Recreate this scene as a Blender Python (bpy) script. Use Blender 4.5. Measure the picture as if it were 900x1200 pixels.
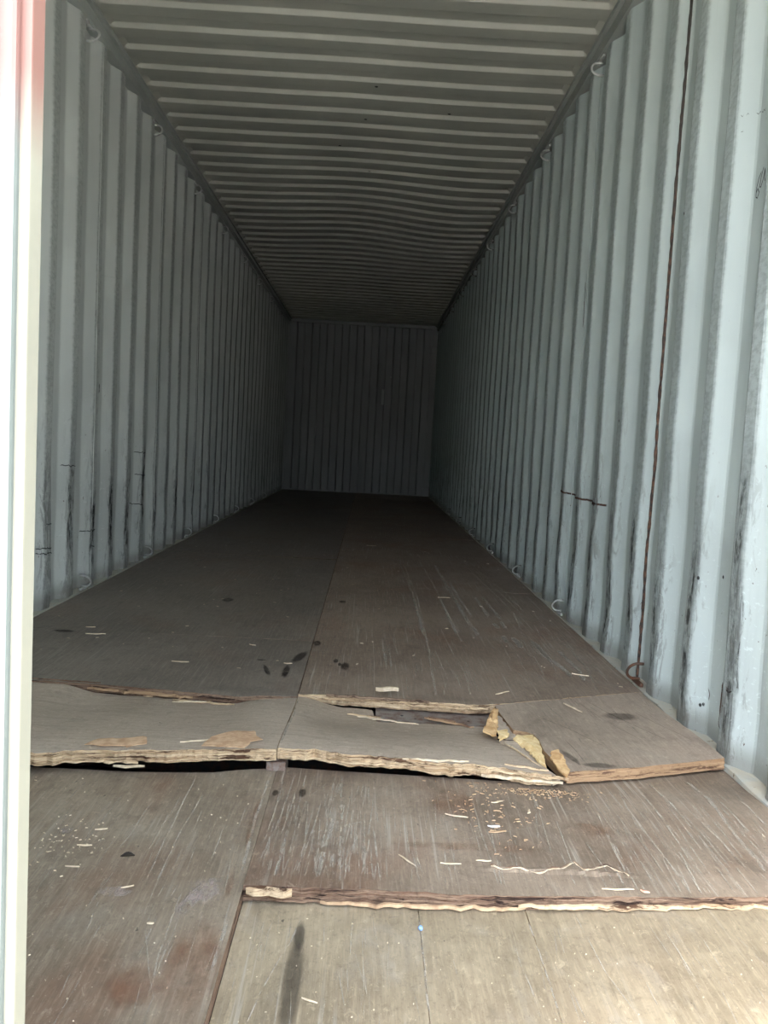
import bpy, bmesh, math, random
from mathutils import Vector, Matrix, noise

random.seed(7)
for o in list(bpy.data.objects): bpy.data.objects.remove(o, do_unlink=True)
SC = bpy.context.scene
COL = SC.collection

# ---------------------------------------------------------------- camera
cam_data = bpy.data.cameras.new('camera')
cam_data.sensor_fit = 'HORIZONTAL'
cam_data.sensor_width = 36.0
cam_data.lens = 36.0 * 981.6 / 900.0
cam_data.clip_start = 0.02
cam_data.clip_end = 300
cam = bpy.data.objects.new('camera', cam_data)
COL.objects.link(cam)
CR, CU, CF = Vector((0.99844, -0.01645, 0.05342)), Vector((-0.05192, 0.08074, 0.99538)), Vector((0.02069, 0.9966, -0.07976))
cam.matrix_world = Matrix(((CR.x, CU.x, -CF.x, 0.196), (CR.y, CU.y, -CF.y, 0.0), (CR.z, CU.z, -CF.z, 0.7867), (0, 0, 0, 1)))
SC.camera = cam

# ---------------------------------------------------------------- sky, sun, exposure
world = bpy.data.worlds.new('sky')
SC.world = world
world.use_nodes = True
wn = world.node_tree
sky = wn.nodes.new('ShaderNodeTexSky')
sky.sky_type = 'NISHITA'
sky.sun_disc = False
sky.sun_elevation = math.radians(58)
sky.sun_rotation = math.radians(248)
sky.air_density = 1.0
sky.dust_density = 4.0
sky.ozone_density = 1.0
bg = wn.nodes['Background']
bg.inputs['Strength'].default_value = 0.34
hz = wn.nodes.new('ShaderNodeHueSaturation')      # hazy white sky
hz.inputs['Saturation'].default_value = .60
wn.links.new(sky.outputs[0], hz.inputs['Color'])
wn.links.new(hz.outputs[0], bg.inputs['Color'])

sun_data = bpy.data.lights.new('sun', 'SUN')
sun_data.energy = 4.5
sun_data.angle = math.radians(0.8)
sun_data.color = (1.0, 0.95, 0.86)
sun = bpy.data.objects.new('sun', sun_data)
COL.objects.link(sun)
to_sun = Vector((-0.52, -0.04, 0.85)).normalized()
sun.rotation_euler = to_sun.to_track_quat('Z', 'Y').to_euler()
sun.location = (6, -4, 12)

SC.view_settings.view_transform = 'Standard'
SC.view_settings.look = 'None'
SC.view_settings.gamma = 1.0
SC.view_settings.use_curve_mapping = False
SC.view_settings.exposure = 2.95

# ---------------------------------------------------------------- helpers
def link(name, me, mats, parent=None, kind=None):
    o = bpy.data.objects.new(name, me)
    COL.objects.link(o)
    for m in (mats if isinstance(mats, (list, tuple)) else [mats]): me.materials.append(m)
    if parent: o.parent = parent
    if kind: o['kind'] = kind
    return o

def mesh(name, verts, faces, mats, parent=None, kind=None, mi=None, smooth=False):
    me = bpy.data.meshes.new(name)
    me.from_pydata(verts, [], faces)
    if mi: me.polygons.foreach_set('material_index', mi)
    if smooth: me.polygons.foreach_set('use_smooth', [True] * len(faces))
    me.update()
    return link(name, me, mats, parent, kind)

def tag(o, label, cat, group=None):
    o['label'] = label; o['category'] = cat
    if group: o['group'] = group
    return o

def boxes(name, bs, mat, parent=None, kind=None, bevel=0.003):
    bm = bmesh.new()
    for (x0, x1, y0, y1, z0, z1) in bs:
        r = bmesh.ops.create_cube(bm, size=1)
        for v in r['verts']:
            v.co = Vector((x0 + (v.co.x + .5) * (x1 - x0), y0 + (v.co.y + .5) * (y1 - y0), z0 + (v.co.z + .5) * (z1 - z0)))
    if bevel: bmesh.ops.bevel(bm, geom=bm.edges[:], offset=bevel, segments=2, affect='EDGES', profile=.6)
    me = bpy.data.meshes.new(name); bm.to_mesh(me); bm.free()
    return link(name, me, mat, parent, kind)

def tube_bm(bm, pts, r, seg=6, jitter=0.0):
    rings = []
    n = len(pts)
    for i, p in enumerate(pts):
        p = Vector(p)
        d = (Vector(pts[min(i + 1, n - 1)]) - Vector(pts[max(i - 1, 0)])).normalized()
        a = d.cross(Vector((0.31, 0.2, 0.93)) if abs(d.z) < .9 else Vector((1, 0.1, 0))).normalized()
        b = d.cross(a)
        rr = (r[i] if isinstance(r, (list, tuple)) else r)
        rings.append([bm.verts.new(p + (a * math.cos(t) + b * math.sin(t)) * rr * (1 + jitter * random.uniform(-1, 1)))
                      for t in [2 * math.pi * k / seg for k in range(seg)]])
    for i in range(n - 1):
        for k in range(seg):
            bm.faces.new((rings[i][k], rings[i][(k + 1) % seg], rings[i + 1][(k + 1) % seg], rings[i + 1][k]))
    bm.faces.new(rings[0][::-1]); bm.faces.new(rings[-1])

def nz(*a): return noise.noise(Vector(a))
def sst(a, b, x):
    t = min(1, max(0, (x - a) / (b - a))); return t * t * (3 - 2 * t)
def interp(pts, x):
    if x <= pts[0][0]: return pts[0][1]
    for (a, va), (b, vb) in zip(pts, pts[1:]):
        if x <= b: return va + (vb - va) * (x - a) / (b - a)
    return pts[-1][1]

# ---------------------------------------------------------------- materials
class N:
    def __init__(s, name):
        s.m = bpy.data.materials.new(name); s.m.use_nodes = True
        s.t = s.m.node_tree; s.b = s.t.nodes['Principled BSDF']; s.out = s.t.nodes['Material Output']
        s.tc = s.t.nodes.new('ShaderNodeTexCoord').outputs['Object']
    def n(s, typ, **k):
        x = s.t.nodes.new(typ)
        for a, v in k.items(): setattr(x, a, v)
        return x
    def set(s, sock, v):
        if isinstance(v, bpy.types.NodeSocket): s.t.links.new(v, sock)
        else: sock.default_value = v
    def math(s, op, a, b=0.0, c=0.0):
        x = s.n('ShaderNodeMath', operation=op, use_clamp=False)
        s.set(x.inputs[0], a); s.set(x.inputs[1], b)
        if op in ('MULTIPLY_ADD',): s.set(x.inputs[2], c)
        return x.outputs[0]
    def scaled(s, sc, off=(0, 0, 0)):
        x = s.n('ShaderNodeMapping'); s.t.links.new(s.tc, x.inputs[0])
        x.inputs['Scale'].default_value = sc; x.inputs['Location'].default_value = off
        return x.outputs[0]
    def noise(s, sc, detail=3, rough=.55, off=(0, 0, 0), dist=0):
        x = s.n('ShaderNodeTexNoise'); s.t.links.new(s.scaled(sc, off), x.inputs['Vector'])
        x.inputs['Scale'].default_value = 1; x.inputs['Detail'].default_value = detail
        x.inputs['Roughness'].default_value = rough; x.inputs['Distortion'].default_value = dist
        return x.outputs['Fac']
    def ramp(s, v, a, b):           # smooth 0..1 between a and b
        x = s.n('ShaderNodeMapRange', interpolation_type='SMOOTHSTEP')
        s.set(x.inputs['Value'], v); x.inputs['From Min'].default_value = a; x.inputs['From Max'].default_value = b
        return x.outputs[0]
    def mix(s, f, a, b, mode='MIX'):
        x = s.n('ShaderNodeMix', data_type='RGBA', blend_type=mode)
        s.set(x.inputs[0], f)
        s.set(x.inputs[6], (*a, 1) if isinstance(a, tuple) else a)
        s.set(x.inputs[7], (*b, 1) if isinstance(b, tuple) else b)
        return x.outputs[2]
    def xyz(s):
        x = s.n('ShaderNodeSeparateXYZ'); s.t.links.new(s.tc, x.inputs[0]); return x.outputs
    def bump(s, h, strength=.3, dist=.002):
        x = s.n('ShaderNodeBump'); s.set(x.inputs['Height'], h)
        x.inputs['Strength'].default_value = strength; x.inputs['Distance'].default_value = dist
        s.t.links.new(x.outputs[0], s.b.inputs['Normal'])
    def done(s, color, rough=.6, metal=0.0, spec=.5):
        s.set(s.b.inputs['Base Color'], (*color, 1) if isinstance(color, tuple) else color)
        s.set(s.b.inputs['Roughness'], rough); s.set(s.b.inputs['Metallic'], metal)
        s.b.inputs['Specular IOR Level'].default_value = spec
        return s.m

def paint(name, base, dark=.82, wear=1.0, axis='y', seed=0.0, rough=.5):
    """container paint: blotches, overpainted patches, scrapes on the proud flats near the floor, rust specks"""
    s = N(name)
    x, y, z = s.xyz()
    big = s.noise((1.4, 1.4, .7), 4, .6, (seed, 0, 0))
    col = s.mix(s.ramp(big, .35, .7), tuple(c * dark for c in base), base)
    # vertical drips and streaks
    st = s.noise((26, 26, .8), 3, .6, (seed, 3, 0))
    col = s.mix(s.math('MULTIPLY', s.ramp(st, .52, .75), .16), col, tuple(c * .62 for c in base))
    if wear:
        ax = s.math('ABSOLUTE', x)
        pat = s.n('ShaderNodeAttribute', attribute_name='proud').outputs['Fac']
        proud = s.ramp(pat, .80, .98)
        lown = s.math('MULTIPLY_ADD', s.noise((1.1, 1.1, .5), 2, .5, (seed, 9, 0)), .9, -.2)
        low = s.ramp(s.math('ADD', z, s.math('MULTIPLY', lown, -.9)), .95, .05)
        # overpaint patches (lighter) in the lower half
        pt = s.noise((2.5, 2.5, 1.6), 2, .4, (seed, 5, 7))
        col = s.mix(s.math('MULTIPLY', s.ramp(pt, .52, .56), .20), col, tuple(min(1, c * 1.25) for c in base))
        # grey rubbed scrapes
        sc = s.noise((9, 14, 5), 6, .72, (seed, 1, 1), .6)
        sc2 = s.noise((40, 60, 9), 5, .7, (seed, 2, 1), .5)
        m = s.math('MULTIPLY', s.math('MULTIPLY', s.ramp(sc, .44, .58), s.ramp(sc2, .38, .6)), s.math('MULTIPLY', proud, low))
        col = s.mix(s.math('MULTIPLY', m, .85 * wear), col, (.10, .10, .095))
        band2 = s.math('MULTIPLY', s.ramp(pat, .15, .9), low)
        sc3 = s.noise((20, 30, 7), 6, .75, (seed, 15, 1), .9)
        col = s.mix(s.math('MULTIPLY', s.math('MULTIPLY', s.ramp(sc3, .53, .60), band2), .60 * wear), col, (.13, .13, .12))
        sc4 = s.noise((24, 50, 70), 4, .7, (seed, 18, 1), .6)
        col = s.mix(s.math('MULTIPLY', s.math('MULTIPLY', s.ramp(sc4, .60, .66), low), .45 * wear), col, tuple(min(1, c * 1.35) for c in base))
        # fine dirty rubbing on every proud face at any height
        rub = s.noise((30, 30, 60), 4, .7, (seed, 6, 1))
        col = s.mix(s.math('MULTIPLY', s.math('MULTIPLY', s.math('ADD', s.ramp(rub, .40, .65), .35), proud), .42), col, tuple(c * .42 for c in base))
        # rust specks and chipped paint
        sp = s.noise((55, 55, 40), 3, .6, (seed, 8, 1))
        chip = s.math('MULTIPLY', s.ramp(sp, .70, .74), s.math('MULTIPLY_ADD', low, .9, .10))
        col = s.mix(chip, col, (.085, .045, .03))
        sp2 = s.noise((22, 22, 9), 4, .65, (seed, 4, 4), .4)
        chip2 = s.math('MULTIPLY', s.ramp(sp2, .66, .69), s.math('MULTIPLY', low, proud))
        col = s.mix(chip2, col, (.06, .05, .045))
        # dirt line where the sheet meets the floor
        dirt = s.math('MULTIPLY', s.ramp(s.math('ADD', z, s.math('MULTIPLY', big, -.06)), .06, -.01), .6)
        col = s.mix(dirt, col, (.16, .145, .115))
    s.bump(s.noise((14, 14, 6), 5, .65), .25, .004)
    return s.done(col, s.math('MULTIPLY_ADD', big, .25, rough - .1))

WALLC = (.50, .53, .50)
M_wall_r = paint('wall_paint_right_skylit', (.52, .60, .585), dark=.92, seed=2.0)  # bluer and paler than the left wall: sky light painted into the colour
M_wall_l = paint('wall_paint_left', WALLC, seed=11.0)
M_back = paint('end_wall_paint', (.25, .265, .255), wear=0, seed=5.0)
M_roof = paint('roof_paint', (.43, .435, .375), wear=0, seed=8.0)
M_rail = paint('rail_paint', (.36, .385, .355), wear=0, seed=6.0)

def sill_mat():
    s = N('dusty_sill')
    a = s.noise((12, 12, 12), 5, .7)
    col = s.mix(s.ramp(a, .35, .7), (.46, .43, .34), (.40, .42, .38))
    b = s.noise((30, 30, 30), 4, .7, (3, 3, 3))
    col = s.mix(s.ramp(b, .6, .72), col, (.13, .10, .07))
    s.bump(b, .5, .004)
    return s.done(col, .9)
M_sill = sill_mat()

def steel(name, c, rusty=.5):
    s = N(name)
    a = s.noise((30, 30, 30), 5, .7)
    col = s.mix(s.ramp(a, .5 - .2 * rusty, .85 - .2 * rusty), c, (.13, .055, .028))
    s.bump(a, .5, .002)
    return s.done(col, .65, .15)
M_dark_steel = steel('dark_underframe', (.03, .03, .03), .3)
M_ring = steel('lashing_steel', (.50, .52, .50), .05)
M_ring_rust = steel('rusted_steel', (.07, .05, .04), .9)
M_flange = steel('rubbed_flange', (.25, .22, .19), .55)

def weld_mat():
    s = N('rusted_weld')
    a = s.noise((90, 90, 60), 4, .7)
    col = s.mix(s.ramp(a, .4, .65), (.035, .027, .024), (.15, .075, .045))
    z = s.xyz()[2]
    col = s.mix(s.ramp(z, 1.2, 2.3), col, (.05, .045, .04))
    s.bump(a, .8, .003)
    return s.done(col, .85)
M_weld = weld_mat()

def ply_mat(name, c1, c2, red=.25, along='y', scr=.35, seed=0.0, dust=.2, rough=.55):
    """worn film-faced plywood: grain, mottling, fine light scratches, reddish rubbed patches"""
    s = N(name)
    g = (1, 0) if along == 'y' else (0, 1)
    def dirn(fine, coarse, d=4, r=.6, off=(0, 0, 0), dist=0):
        sc = (fine, coarse, 1) if along == 'y' else (coarse, fine, 1)
        return s.noise(sc, d, r, (off[0] + seed, off[1], 0), dist)
    mott = s.noise((2.2, 1.7, 1), 5, .65, (seed, 0, 0), .4)
    col = s.mix(s.ramp(mott, .32, .68), c1, c2)
    # reddish worn zones
    rd = s.noise((2.6, 1.6, 1), 4, .6, (seed, 20, 0), .3)
    col = s.mix(s.math('MULTIPLY', s.ramp(rd, .50, .68), red), col, (.19, .095, .055))
    # grain
    gr = dirn(120, 9, 6, .75)
    col = s.mix(s.math('MULTIPLY', s.ramp(gr, .42, .80), .55), col, tuple(c * 1.6 for c in c2))
    gr2 = dirn(38, 4.0, 5, .7, (5, 5))
    col = s.mix(s.math('MULTIPLY', s.ramp(gr2, .5, .75), .38), col, tuple(c * .45 for c in c1))
    # smudges of dust
    blot = s.noise((16, 11, 1), 6, .75, (seed, 33, 0), .5)
    col = s.mix(s.math('MULTIPLY', s.ramp(blot, .50, .72), .45), col, tuple(c * .55 for c in c1))
    du = s.noise((7, 5, 1), 6, .72, (seed, 40, 0), .5)
    col = s.mix(s.math('MULTIPLY', s.ramp(du, .5, .75), dust), col, (.36, .32, .26))
    mic = s.noise((95, 60, 1), 5, .8, (seed, 51, 0))
    col = s.mix(s.math('MULTIPLY', s.ramp(mic, .50, .70), .42), col, tuple(c * .50 for c in c1))
    mic2 = s.noise((60, 34, 1), 6, .8, (seed, 57, 0), .6)
    col = s.mix(s.math('MULTIPLY', s.ramp(mic2, .54, .70), .42), col, tuple(min(1, c * 1.75) for c in c2))
    # fine scratches along the container
    sx = s.noise((130, 2.2, 1), 3, .5, (seed, 60, 0), .35)
    zone = s.ramp(s.noise((3, 2, 1), 3, .6, (seed, 70, 0)), .42, .6)
    col = s.mix(s.math('MULTIPLY', s.math('MULTIPLY', s.ramp(sx, .57, .68), zone), scr), col, (.42, .38, .31))
    sx2 = s.noise((26, 60, 1), 3, .6, (seed, 80, 0), 1.0)
    col = s.mix(s.math('MULTIPLY', s.ramp(sx2, .70, .76), scr * .6), col, (.38, .33, .26))
    # dark pits, light specks
    pit = s.noise((70, 45, 1), 2, .5, (seed, 90, 0))
    col = s.mix(s.math('MULTIPLY', s.ramp(pit, .74, .78), .7), col, (.02, .015, .012))
    spk = s.noise((230, 180, 1), 1, .5, (seed, 95, 0))
    col = s.mix(s.math('MULTIPLY', s.ramp(spk, .74, .79), .75), col, (.55, .48, .36))
    h = s.math('ADD', s.math('MULTIPLY', gr, .5), s.math('MULTIPLY', mott, .5))
    s.bump(h, .35, .0025)
    return s.done(col, s.math('MULTIPLY_ADD', mott, .25, rough - .12), 0, .4)

M_ply_near = ply_mat('near_left_ply', (.18, .138, .096), (.31, .255, .185), .5, 'y', .45, 1.0, .35)
M_ply_mid = ply_mat('mid_right_ply', (.155, .115, .080), (.285, .225, .165), .5, 'y', .75, 4.0, .35)
M_ply_pale = ply_mat('pale_front_ply', (.195, .155, .100), (.33, .27, .18), .12, 'y', .55, 7.0, .55)
M_ply_lip = ply_mat('grey_lifted_ply', (.34, .275, .205), (.45, .375, .29), .08, 'x', .15, 10.0, .25)
M_ply_tan = ply_mat('tan_patch_ply', (.25, .195, .145), (.37, .295, .225), .15, 'y', .25, 13.0, .3)
M_ply_far = ply_mat('rear_right_ply', (.18, .13, .095), (.28, .215, .16), .6, 'y', .7, 16.0, .3)
M_ply_farl = ply_mat('rear_left_ply', (.145, .12, .096), (.215, .18, .145), .25, 'y', .3, 19.0, .2)

def edge_mat(name, ca, cb, cc):
    s = N(name)
    a = s.noise((5, 5, 260), 4, .7, (0, 0, 0), .3)
    col = s.mix(s.ramp(a, .35, .62), ca, cb)
    b = s.noise((9, 9, 120), 5, .7, (4, 4, 4), .5)
    col = s.mix(s.ramp(b, .54, .61), col, cc)
    c = s.noise((60, 60, 60), 4, .7, (2, 2, 2))
    col = s.mix(s.math('MULTIPLY', s.ramp(c, .5, .75), .6), col, cc)
    s.bump(s.math('ADD', a, c), .9, .004)
    return s.done(col, .9, 0, .2)
M_edge = edge_mat('broken_ply_edge', (.40, .27, .155), (.62, .48, .31), (.10, .055, .032))
M_edge_red = edge_mat('stained_ply_edge', (.13, .072, .046), (.27, .185, .125), (.04, .024, .018))
M_edge_tan = edge_mat('rubbed_ply_edge', (.33, .21, .12), (.42, .28, .16), (.14, .08, .05))

def wood_mat(name, a, b):
    s = N(name)
    g = s.noise((40, 40, 40), 4, .6)
    f = s.noise((12, 200, 50), 4, .7, (1, 1, 1))
    col = s.mix(s.ramp(g, .35, .65), a, b)
    col = s.mix(s.math('MULTIPLY', s.ramp(f, .55, .7), .5), col, tuple(c * .45 for c in a))
    s.bump(f, .6, .002)
    return s.done(col, .85, 0, .2)
M_torn = wood_mat('torn_orange_wood', (.55, .33, .15), (.72, .50, .26))
M_bareply = wood_mat('bare_brown_veneer', (.46, .29, .17), (.62, .43, .27))
M_yel = wood_mat('bare_yellow_wood', (.66, .47, .22), (.80, .64, .36))
M_chip = wood_mat('pale_splinter_wood', (.50, .40, .27), (.68, .58, .42))
M_chip_b = wood_mat('brown_splinter_wood', (.34, .22, .13), (.50, .36, .22))

def soft_mark(name, c, dens=.8, sc=(60, 9, 60), lo=.40, hi=.58):
    s = N(name)
    at = s.n('ShaderNodeAttribute', attribute_name='fade').outputs['Fac']
    n1 = s.noise(sc, 4, .7)
    a = s.math('MULTIPLY', s.math('MULTIPLY', at, s.ramp(n1, lo, hi)), dens)
    s.set(s.b.inputs['Alpha'], a)
    return s.done(c, .85, 0, .2)
M_scuff = soft_mark('pale_scuff', (.50, .45, .37), .7, (60, 22, 60), .38, .62)
M_scuff_soft = soft_mark('broad_scuff', (.44, .40, .34), .75, (14, 5, 14), .3, .55)
M_stain = soft_mark('dark_stain', (.035, .026, .02), .68, (25, 18, 25), .2, .5)
M_stain_soft = soft_mark('damp_stain', (.06, .05, .04), .45, (9, 7, 9), .15, .55)
M_rustmark = soft_mark('rust_cut', (.10, .045, .028), .95, (60, 60, 60), .25, .5)
M_darkmark = soft_mark('dark_scrape', (.035, .035, .035), .95, (50, 30, 30), .22, .5)
M_palemark = soft_mark('pale_paint_edge', (.62, .66, .64), .8, (20, 20, 20), .2, .5)
M_bare = soft_mark('bare_primer', (.62, .56, .48), .95, (20, 20, 20), .05, .3)
M_pen = soft_mark('marker_pen', (.025, .025, .035), 1.0, (90, 90, 90), .0, .25)
M_black_scuff = soft_mark('black_rub', (.075, .078, .072), .8, (45, 45, 16), .42, .66)

# ---------------------------------------------------------------- dimensions
HW, HR = 1.17, 1.206            # proud and recessed faces of the side walls
H = 2.69
Y0, Y1 = 0.50, 13.41
RAIL_Z = 2.615
def corr(y, phase, pitch):      # 0 = proud .. 1 = recessed, slope facing the doors first
    k = pitch / .278
    u = (y - phase) % pitch
    a, b, c = .068 * k, .132 * k, .200 * k
    if u < a: return 1 - u / a
    if u < b: return 0.0
    if u < c: return (u - b) / (c - b)
    return 1.0
PH = {1: (2.336, .288), -1: (3.50, .298)}
def dent(side, y, z):
    low = 1 - sst(.1, 1.3, z)
    d = nz(y * .9, z * .8, side * 5.0) * .007
    d += nz(y * 4.5, z * 2.6, side * 9.0) * .009 * (.25 + low)
    d += nz(y * 11, z * 8, side * 3.0) * .0025 * low
    return d
def wall_x(side, y, z):
    ph, pi = PH[side]
    return side * (HW + .036 * corr(y, ph, pi) + dent(side, y, z) * sst(0, .05, z) * (1 - sst(2.5, RAIL_Z, z)))

# ---------------------------------------------------------------- side walls: welded corrugated sheets
def side_wall(side, name, mat, joints):
    ph, pi = PH[side]; k = pi / .278
    s = side
    # root: top side rail with its inner lip, plus bottom rail ledge under the sheets
    root = boxes(name, [(s * 1.155 if s > 0 else -1.215, 1.215 if s > 0 else -1.155, Y0 - .05, Y1 + .05, RAIL_Z, 2.675),
                        (min(s * 1.135, s * 1.175), max(s * 1.135, s * 1.175), Y0, Y1, 2.668, 2.692),
                        (min(s * 1.1585, s * 1.225), max(s * 1.1585, s * 1.225), Y0, Y1, -.16, -.012)], M_rail, None, 'structure', .004)
    # break points along the container
    ys = set([Y0, Y1] + joints)
    n0 = int((Y0 - ph) / pi) - 2
    for i in range(n0, n0 + int((Y1 - Y0) / pi) + 5):
        b = ph + i * pi
        for u in (0, .068 * k, .132 * k, .200 * k):
            for d in (-.005, .005): ys.add(round(b + u + d, 5))
            ys.add(round(b + u + .033 * k, 5))
    ys = sorted(y for y in ys if Y0 <= y <= Y1)
    zs = [-.012 + (RAIL_Z + .012) * (t / 34.0) ** 1.15 for t in range(35)]
    jj = [Y0] + joints + [Y1]
    for a, b in zip(jj, jj[1:]):
        yy = [y for y in ys if a <= y <= b]
        V, F = [], []
        for off in (0, .004):
            for y in yy:
                g = 0
                for z in zs:
                    c = 0.5 * (wall_x(side, y - .003, z) + wall_x(side, y + .003, z))
                    V.append((c + s * off, y, z))
        nzv = len(zs); ny = len(yy); half = ny * nzv
        for i in range(ny - 1):
            for j in range(nzv - 1):
                q = (i * nzv + j, (i + 1) * nzv + j, (i + 1) * nzv + j + 1, i * nzv + j + 1)
                F.append(q if s > 0 else q[::-1])
                q2 = tuple(v + half for v in q)
                F.append(q2[::-1] if s > 0 else q2)
        for i in (0, ny - 1):
            for j in range(nzv - 1):
                F.append((i * nzv + j, i * nzv + j + 1, half + i * nzv + j + 1, half + i * nzv + j))
        o = mesh('steel_sheet', V, F, mat, root)
        at = o.data.attributes.new('proud', 'FLOAT', 'POINT')
        at.data.foreach_set('value', [1 - corr(v[1], ph, pi) for v in V])
    # dusty ledge between the plywood and the sheets
    V, F = [], []
    n = 260
    for i in range(n + 1):
        y = Y0 + (Y1 - Y0) * i / n
        e = .004 * nz(y * 9, side, 0)
        for x, z in ((1.1585 + e, -.012), (1.160 + e, .002 + e), (1.200, .004), (1.225, .012), (1.225, -.012)):
            V.append((s * x, y, z))
    for i in range(n):
        for j in range(4):
            q = (i * 5 + j, i * 5 + j + 1, i * 5 + 6 + j, i * 5 + 5 + j)
            F.append(q if s < 0 else q[::-1])
    mesh('dusty_ledge', V, F, M_sill, root)
    return root

JR = [1.78, 2.93, 4.08, 5.232, 6.384, 7.536, 8.688, 9.84, 10.992, 12.144]
JL = [1.80, 2.99, 4.18, 5.372, 6.564, 7.756, 8.948, 10.14, 11.332, 12.524]
wall_right = side_wall(1, 'wall_right', M_wall_r, JR)
wall_left = side_wall(-1, 'wall_left', M_wall_l, JL)

# weld beads: the rusted one near the doors and painted ones further in
def weld(side, y, mat, r0, parent, jit):
    bm = bmesh.new()
    pts, rr = [], []
    z = .0
    while z < RAIL_Z:
        pts.append((wall_x(side, y, z) - side * .001, y + .0025 * nz(z * 7, y, 0), z)); rr.append(r0 * (1 + jit * nz(z * 28, y, 4)))
        z += .016
    tube_bm(bm, pts, rr, 6, .12)
    me = bpy.data.meshes.new('weld_seam'); bm.to_mesh(me); bm.free()
    return link('weld_seam', me, mat, parent)
weld(1, 2.93, M_weld, .0058, wall_right, .45)['label'] = 'dark rusted vertical weld seam'
for y in (4.08, 5.232, 6.384, 7.536): weld(1, y, M_wall_r, .0025, wall_right, .3)
for y in (4.18, 5.372, 6.564): weld(-1, y, M_wall_l, .0018, wall_left, .3)

# lashing rings
def ring(side, y, z, parent, mat, up, sc=1.0):
    bm = bmesh.new()
    x0 = side * 1.162
    pts = []
    for k in range(15):
        t = math.pi * (k / 14.0)
        pts.append((x0 - side * .036 * math.sin(t) * sc, y + .016 * math.cos(t), z + up * (.004 + .034 * (1 - math.cos(t))) * sc))
    pts = [(side * 1.180, y + .016, z + up * .004 * sc)] + pts + [(side * 1.180, y - .016, z + up * .072 * sc)]
    tube_bm(bm, pts, .0055 * sc, 8)
    r = bmesh.ops.create_cube(bm, size=1)
    for v in r['verts']: v.co = Vector((side * (1.168 + v.co.x * .012), y + v.co.y * .10 * sc, z - up * .004 + v.co.z * .012))
    me = bpy.data.meshes.new('lashing_ring'); bm.to_mesh(me); bm.free()
    for p in me.polygons: p.use_smooth = len(p.vertices) == 4 and p.area < 2e-4
    return link('lashing_ring', me, mat, parent)
for i in range(8):
    y = 4.0 + 1.155 * i
    ring(1, y, 2.603, wall_right, M_ring, -1); ring(-1, y - .02, 2.603, wall_left, M_ring, -1)
    ring(-1, y + .07, .016, wall_left, M_ring, 1, .85)
    ring(1, y + .05, .016, wall_right, M_ring, 1, .85)
ring(1, 2.845, .016, wall_right, M_ring_rust, 1, .9)['label'] = 'rusted lashing ring at the foot of the weld seam'

# ---------------------------------------------------------------- marks laid on a surface (worn paint, scuffs, stains)
class Marks:
    def __init__(s): s.V, s.F, s.A = [], [], []
    def strip(s, pts, w, up, prof=((-1, 0), (-.45, 1), (.45, 1), (1, 0)), taper=True):
        n = len(pts); base = len(s.V)
        for i, p in enumerate(pts):
            p = Vector(p)
            d = (Vector(pts[min(i + 1, n - 1)]) - Vector(pts[max(i - 1, 0)])).normalized()
            a = d.cross(Vector(up)).normalized()
            ww = w[i] if isinstance(w, (list, tuple)) else w
            e = 1.0 if (not taper or 0 < i < n - 1) else 0.0
            for u, f in prof:
                s.V.append(tuple(p + a * u * ww * .5)); s.A.append(f * e)
        m = len(prof)
        for i in range(n - 1):
            for j in range(m - 1):
                s.F.append((base + i * m + j, base + i * m + j + 1, base + (i + 1) * m + j + 1, base + (i + 1) * m + j))
    def blob(s, c, rx, ry, fn, rot=0, k=14):
        base = len(s.V)
        s.V.append(fn(c[0], c[1])); s.A.append(1)
        for r, f in ((.6, 1), (1, 0)):
            for i in range(k):
                t = 2 * math.pi * i / k; q = r * (1 + .18 * nz(math.cos(t) * 2, math.sin(t) * 2, c[0] * 31 + c[1] * 17))
                u, v = math.cos(t) * rx * q, math.sin(t) * ry * q
                s.V.append(fn(c[0] + u * math.cos(rot) - v * math.sin(rot), c[1] + u * math.sin(rot) + v * math.cos(rot))); s.A.append(f)
        for i in range(k):
            j = (i + 1) % k
            s.F.append((base, base + 1 + i, base + 1 + j)); s.F.append((base + 1 + i, base + 1 + k + i, base + 1 + k + j, base + 1 + j))
    def build(s, name, mat, parent):
        if not s.F: return
        o = mesh(name, s.V, s.F, mat, parent, 'stuff')
        at = o.data.attributes.new('fade', 'FLOAT', 'POINT'); at.data.foreach_set('value', s.A)
        return o

def dens(pts, step=.03):
    out = [tuple(pts[0])]
    for a, b in zip(pts, pts[1:]):
        L = math.dist(a, b); n = max(1, int(L / step))
        for k in range(1, n + 1): out.append(tuple(a[i] + (b[i] - a[i]) * k / n for i in range(len(a))))
    return out
def wmark(M, side, pts, w, wob=.003, step=.008):
    P = []
    for y, z in dens(pts, step):
        z2 = z + wob * nz(y * 60, z * 60, 3)
        y2 = y + wob * nz(y * 60, z * 60, 9)
        P.append((wall_x(side, y2, z2) - side * .0022, y2, z2))
    M.strip(P, w, (side, 0, .02))

mk_dark, mk_rust, mk_pale, mk_bare, mk_pen, mk_rub = Marks(), Marks(), Marks(), Marks(), Marks(), Marks()
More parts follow.
